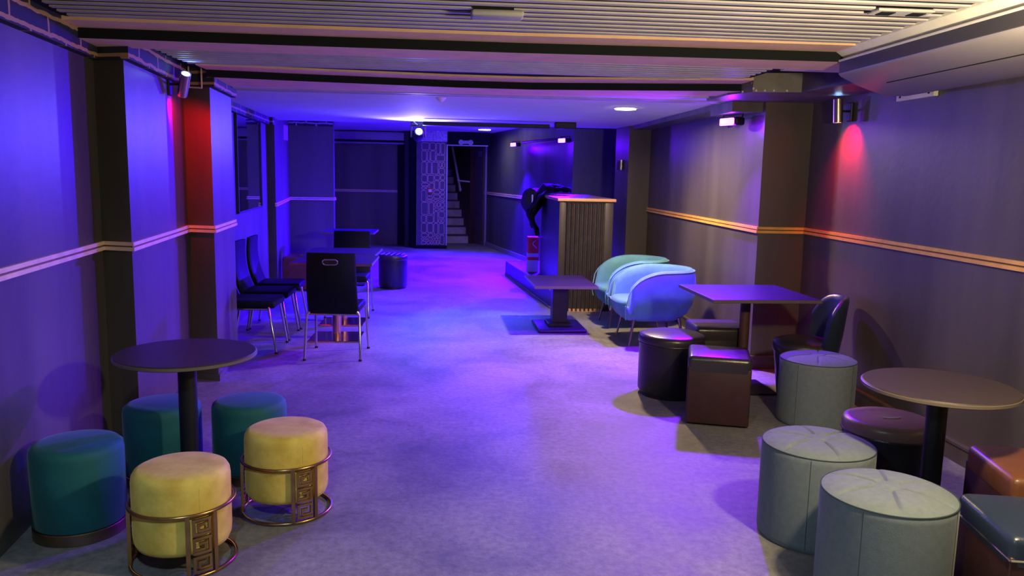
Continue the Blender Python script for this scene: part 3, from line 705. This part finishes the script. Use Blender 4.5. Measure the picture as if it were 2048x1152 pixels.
def tuft_pouf(loc, rz, label, r=.243, z=.45):
    t = thing('tufted_pouf', label, 'pouf', loc, rz, 'grey-green tufted poufs on the right')
    b = B(); lathe(b, [(0, .0), (r-.012, .0), (r-.002, .012), (r, .03), (r, z-.05), (r-.001, z-.026), (r-.006, z-.020)], 72, cap=False)
    link('body', b, m_grey, t, 50)
    for a in (0, 90, 180, 270):
        b = B(); a = math.radians(a-60); tube(b, [((r+.0)*math.cos(a), (r+.0)*math.sin(a), .02), ((r+.0)*math.cos(a), (r+.0)*math.sin(a), z-.03)], .0014, 5); link('side_seam', b, m_greyseam, t)
    b = B(); NR, NA = 26, 180; g = []
    for i in range(NR+1):
        q = i/NR; row = []
        for k in range(NA):
            a = 2*PI*k/NA; rr_ = (r-.003)*q
            dome = .030*(1-q**5)
            # eight radial stitched grooves and a centre button ring
            da = abs(((a/(2*PI)*6+.5) % 1)-.5)/6*2*PI*max(rr_, .001)
            gr = .013*math.exp(-(da/.006)**2)*(1 if q > .2 else 0)*(1-q**6)
            ring = .008*math.exp(-((rr_-.045)/.007)**2)
            row.append(b.verts.new((rr_*math.cos(a), rr_*math.sin(a), z-.022+dome-gr-ring)))
        g.append(row)
    for i in range(NR):
        for k in range(NA):
            if i == 0 and False: pass
            try: b.faces.new((g[i][k], g[i][(k+1) % NA], g[i+1][(k+1) % NA], g[i+1][k]))
            except ValueError: pass
    bmesh.ops.remove_doubles(b, verts=b.verts, dist=1e-5)
    link('seat', b, m_grey, t, 80)
    b = B(); tube(b, [((r-.002)*math.cos(2*PI*k/72), (r-.002)*math.sin(2*PI*k/72), z-.022) for k in range(72)], .0028, 6, closed=True); link('piping', b, m_greyseam, t)
    return t
p1 = tuft_pouf((1.675, 2.80, 0), .2, 'grey-green tufted round pouf, nearest of all on the right')
dup(p1, (1.66, 3.36, 0), .5, 'grey-green tufted round pouf just behind the nearest one, lilac on top')
dup(p1, (2.44, 5.03, 0), .1, 'grey-green tufted round pouf with a cream-lit top beside the low-backed chair')

def round_leather(loc, label, r, z, side, top, legs=True):
    t = thing('leather_stool', label, 'stool', loc)
    b = B(); cyl(b, r-.02, .0, .035, 48); link('foot', b, m_iron, t)
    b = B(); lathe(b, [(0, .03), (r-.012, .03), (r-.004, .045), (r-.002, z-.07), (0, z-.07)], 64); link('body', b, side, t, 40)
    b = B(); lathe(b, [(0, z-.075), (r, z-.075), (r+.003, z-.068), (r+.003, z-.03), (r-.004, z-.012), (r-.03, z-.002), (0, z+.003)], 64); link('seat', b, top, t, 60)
    b = B(); tube(b, [((r+.003)*math.cos(2*PI*k/64), (r+.003)*math.sin(2*PI*k/64), z-.068) for k in range(64)], .004, 6, closed=True); link('piping', b, side, t)
    return t
round_leather((1.64, 5.72, 0), 'round black leather stool in front of the nearest blue armchair', .240, .462, m_leather, m_leathertop)
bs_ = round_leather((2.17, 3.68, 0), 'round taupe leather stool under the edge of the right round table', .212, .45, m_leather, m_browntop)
b = B(); tube(b, [(-.045, -.02, .455), (-.02, -.035, .455), (.02, -.035, .455), (.05, -.022, .455)], .0025, 5); link('scuff', b, m_white, bs_)
def sq_leather(loc, rz, label, w_, z, side, top, d_=None):
    t = thing('leather_stool', label, 'stool', loc, rz)
    h = w_/2; k = (d_ or w_)/2
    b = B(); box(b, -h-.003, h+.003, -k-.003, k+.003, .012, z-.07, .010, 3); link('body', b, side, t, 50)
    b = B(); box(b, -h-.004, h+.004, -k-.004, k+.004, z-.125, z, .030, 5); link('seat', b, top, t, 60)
    b = B()
    for sx in (-1, 1):
        for sy in (-1, 1): cyl(b, .015, 0, .014, 10, (sx*(h-.04), sy*(k-.04)))
    link('feet', b, m_rubber, t)
    return t
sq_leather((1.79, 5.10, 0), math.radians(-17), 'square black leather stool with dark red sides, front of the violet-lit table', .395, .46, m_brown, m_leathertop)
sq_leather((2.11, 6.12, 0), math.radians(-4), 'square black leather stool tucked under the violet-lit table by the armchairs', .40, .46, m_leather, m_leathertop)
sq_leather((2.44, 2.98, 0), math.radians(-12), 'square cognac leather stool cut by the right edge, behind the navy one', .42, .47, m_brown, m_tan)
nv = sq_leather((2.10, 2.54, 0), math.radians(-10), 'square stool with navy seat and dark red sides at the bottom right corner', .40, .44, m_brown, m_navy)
b = B(); tube(b, [(-.2, -.203, .36), (.2, -.203, .36)], .004, 6); tube(b, [(-.203, -.2, .36), (-.203, .2, .36)], .004, 6); link('metal_piping', b, m_chrome, nv)
b = B(); box(b, .19, .206, -.206, -.19, .02, .35, .003); link('chrome_corner', b, m_chrome, nv)
sq_leather((-2.0, 10.98, 0), 0, 'orange-brown leather cube at the back left behind the chairs', .46, .45, m_tan, m_tan)
fp = round_leather((-.80, 11.12, 0), 'round black leather pouf with pale stripes on top, far left of the aisle', .20, .47, m_leather, m_leathertop)
b = B()
for k in range(5): 
    x = -.14+.07*k; L_ = math.sqrt(.19**2-x*x)*.8; tube(b, [(x-.02, -L_, .473), (x+.02, L_, .473)], .004, 5)
link('top_stripe', b, m_off, fp)

# low-backed tub chair by the wall
lc = thing('tub_chair', 'low-backed dark leather tub chair beside the right wall', 'chair', (2.60, 5.60, 0), math.radians(-12))
b = B(); lathe(b, [(0, .0), (.155, .0), (.17, .02), (.205, .30), (.212, .36), (0, .36)], 56); link('body', b, m_navy, lc, 50)
b = B(); lathe(b, [(0, .35), (.215, .35), (.222, .365), (.222, .40), (.21, .43), (.17, .445), (0, .452)], 56); link('seat', b, m_leathertop, lc, 60)
b = B(); g = []
NA = 24
for i in range(NA+1):
    a = math.radians(-68+136*i/NA); e_ = abs(i/NA-.5)*2; top = .30+.47*(1-e_**4*.35)
    loop = []
    for rr_, z in ((.232, .30), (.262, .5), (.285, top-.03), (.283, top), (.262, top+.012), (.240, top), (.232, top-.04), (.215, .5), (.200, .36)):
        loop.append(b.verts.new((rr_*math.cos(a), rr_*math.sin(a), z)))
    g.append(loop)
for i in range(NA):
    for k in range(9): b.faces.new((g[i][k], g[i][(k+1) % 9], g[i+1][(k+1) % 9], g[i+1][k]))
b.faces.new(g[0]); b.faces.new(g[-1]); link('backrest', b, m_navy, lc, 60)

# ================================================================== BLUE ARMCHAIRS  (local: open side faces -X)
def armchair(loc, rz, label):
    t = thing('armchair', label, 'armchair', loc, rz, 'light blue velvet tub armchairs')
    hw, dp = .335, .74
    NU = 64
    def plan(s):     # s 0..1 from near arm front round the back to far arm front; returns x,y, tangent normal
        st_ = .42; Lr = PI*hw*.92; tot = 2*st_+Lr; d = s*tot
        if d < st_: return Vector((-.37+d, -hw)), Vector((0, -1))
        if d > tot-st_: return Vector((-.37+(tot-d), hw)), Vector((0, 1))
        a = -PI/2+PI*(d-st_)/Lr; return Vector((.05+.92*hw*math.cos(a)*1.05, hw*math.sin(a))), Vector((math.cos(a), math.sin(a)))
    def hprof(s):
        e_ = min(s, 1-s)/.26
        return 1 if e_ >= 1 else (1-(1-e_)**2.6)**.5
    b = B(); g = []
    pr = [(-.105, 0), (-.045, .10), (.0, .28), (.022, .55), (.018, .82), (.004, .95), (-.02, 1.0), (-.045, .99), (-.066, .94), (-.075, .80), (-.082, .55), (-.09, .25), (-.12, .05)]
    for i in range(NU+1):
        s = i/NU; p, nn = plan(s); hh = hprof(s); z0 = .255; z1 = .40+.335*hh
        if min(s, 1-s) < .02: z1 = .40
        row = []
        for k, (o_, v) in enumerate(pr):
            off = o_
            if 8 <= k <= 11: off += -.007*abs(math.sin(s*PI*14))
            q = p+nn*off
            fx = 0
            if min(s, 1-s) < .12: fx = (.12-min(s, 1-s))/.12*.05*(1-v)   # slanting front
            row.append(b.verts.new((q.x+fx, q.y, z0+(z1-z0)*v)))
        g.append(row)
    m_ = len(pr)
    for i in range(NU):
        for k in range(m_): b.faces.new((g[i][k], g[i][(k+1) % m_], g[i+1][(k+1) % m_], g[i+1][k]))
    b.faces.new(g[0]); b.faces.new(g[-1]); sh = link('shell', b, m_velvetblue, t, 70)
    b = B(); pp = []
    for i in range(NU+1):
        s = i/NU; p, nn = plan(s); hh = hprof(s); z1 = .40+.335*hh
        q = p+nn*.006; pp.append((q.x, q.y, .255+(z1-.255)*.955))
    pp = [(-.36, -hw+.02, .27), (-.372, -hw, .36)]+pp[1:-1]+[(-.372, hw, .36), (-.36, hw-.02, .27)]
    tube(b, pp, .006, 6); link('piping', b, m_piping, t, 60)
    b = B()
    pts = []
    for k in range(40):
        a = 2*PI*k/40; cx, cy = math.cos(a), math.sin(a); e_ = .5
        pts.append((-.05+.35*math.copysign(abs(cx)**e_, cx), .275*math.copysign(abs(cy)**e_, cy)))
    rings = []
    for sc, z in ((.72, .235), (.86, .27), (.93, .33), (.985, .375), (1.0, .40), (.985, .425), (.93, .438), (.6, .445), (.0, .447)):
        rings.append([b.verts.new((-.05+(x+.05)*sc, y*sc, z)) for x, y in pts] if sc else [b.verts.new((-.05, 0, z))])
    for a_, c_ in zip(rings, rings[1:]):
        for i in range(40):
            j = (i+1) % 40
            if len(c_) == 1: b.faces.new((a_[i], a_[j], c_[0]))
            else: b.faces.new((a_[i], a_[j], c_[j], c_[i]))
    b.faces.new(rings[0]); link('seat', b, m_velvetblue, t, 70)
    for sx, sy in ((-1, -1), (-1, 1), (1, -1), (1, 1)):
        b = B(); tube(b, [(sx*.22-.03, sy*.21, .27), (sx*.27-.03, sy*.24, .0)], .016, 12, r2=.008); link('leg', b, m_legdark, t, 60)
    return t
a1 = armchair((1.98, 7.60, 0), math.radians(3), 'light blue velvet tub armchair nearest the violet-lit table')
dup(a1, (1.97, 8.50, 0), math.radians(2), 'light blue velvet tub armchair farther back, beside the counter')

# ================================================================== DINING CHAIRS (local: faces +Y)
def chair(loc, rz, label, group='black leather chairs with chrome legs'):
    t = thing('dining_chair', label, 'chair', loc, rz, group)
    b = B(); hw = .215
    # seat
    box(b, -hw, hw, -.20, .235, .395, .462, .022, 4); link('seat', b, m_chair, t, 50)
    b = B(); N = 14; fr = []; bk = []
    for i in range(N+1):
        q = i/N; z = .385+.535*q; y = -.205-.055*q-.035*math.sin(q*PI*.9)*1.2+.03*(1-q)**6; w_ = hw*(1.0-.06*q)
        th = .046-.012*q
        fr.append([(-w_, y+th), (w_, y+th)]); bk.append([(-w_, y), (w_, y)])
    rows = []
    for i in range(N+1):
        z = .385+.535*i/N; loop = []
        w_ = fr[i][1][0]; ya = bk[i][0][1]; yb_ = fr[i][0][1]; r_ = .014
        tz = z-(.012 if i == N else 0)
        for (x, y) in ((-w_+r_, ya), (0, ya-.006), (w_-r_, ya), (w_, ya+r_), (w_, yb_-r_), (w_-r_, yb_), (0, yb_-.012), (-w_+r_, yb_), (-w_, yb_-r_), (-w_, ya+r_)):
            loop.append(b.verts.new((x, y, z)))
        rows.append(loop)
    for a_, c_ in zip(rows, rows[1:]):
        for k in range(10): b.faces.new((a_[k], a_[(k+1) % 10], c_[(k+1) % 10], c_[k]))
    b.faces.new(rows[0]); b.faces.new(rows[-1])
    bkob = link('backrest', b, m_chair, t, 50)
    b = B()
    pts = [((.048+.0)*(1 if math.cos(a) > 0 else -1)*.75+.026*math.cos(a), 0, .022*math.sin(a)) for a in [2*PI*k/28 for k in range(28)]]
    Mr = T(-.005, -.290, .845) @ rot('X', math.radians(6))
    tube(b, [Mr @ Vector(p) for p in pts], .0065, 8, closed=True); link('oval_handle', b, m_chrome, t, 60)
    b = B(); rg = [b.verts.new(Mr @ Vector((p[0]*.93, .002, p[2]*.85))) for p in pts]; c2 = [b.verts.new(Mr @ Vector((p[0]*.93, .012, p[2]*.85))) for p in pts]
    b.faces.new(rg); b.faces.new(c2)
    for k in range(28): b.faces.new((rg[k], rg[(k+1) % 28], c2[(k+1) % 28], c2[k]))
    link('handle_hole', b, m_rubber, t)
    for sx in (-1, 1):
        for yt, yb2 in ((.18, .245), (-.19, -.255)):
            b = B(); tube(b, [(sx*.20, yt, .41), (sx*.222, yt+(yb2-yt)*.1, .385), (sx*.235, yb2, .012)], .0125, 12, r2=.010); lg = link('leg', b, m_chrome, t, 60)
            b = B(); cyl(b, .014, 0, .016, 12, (sx*.235, yb2)); link('foot_cap', b, m_rubber, lg)
    b = B(); tube(b, [(-.20, .17, .388), (.20, .17, .388)], .010, 8); tube(b, [(-.20, -.18, .388), (.20, -.18, .388)], .010, 8); tube(b, [(-.20, .17, .388), (-.20, -.18, .388)], .010, 8); tube(b, [(.20, .17, .388), (.20, -.18, .388)], .010, 8); link('under_frame', b, m_chrome, t, 60)
    return t
c1 = chair((-.985, 6.98, 0), math.radians(-2), 'dark leather chair seen from behind with an oval chrome handle')
dup(c1, (-1.76, 7.22, 0), math.radians(-90), 'dark leather chair facing right, nearest of the three along the left wall')
dup(c1, (-1.76, 7.78, 0), math.radians(-90), 'dark leather chair facing right, middle of the three along the left wall')
dup(c1, (-1.76, 8.32, 0), math.radians(-88), 'dark leather chair facing right, farthest of the three along the left wall')
dup(c1, (-1.13, 8.98, 0), math.radians(180), 'dark leather chair facing the viewer behind the second copper-based table')
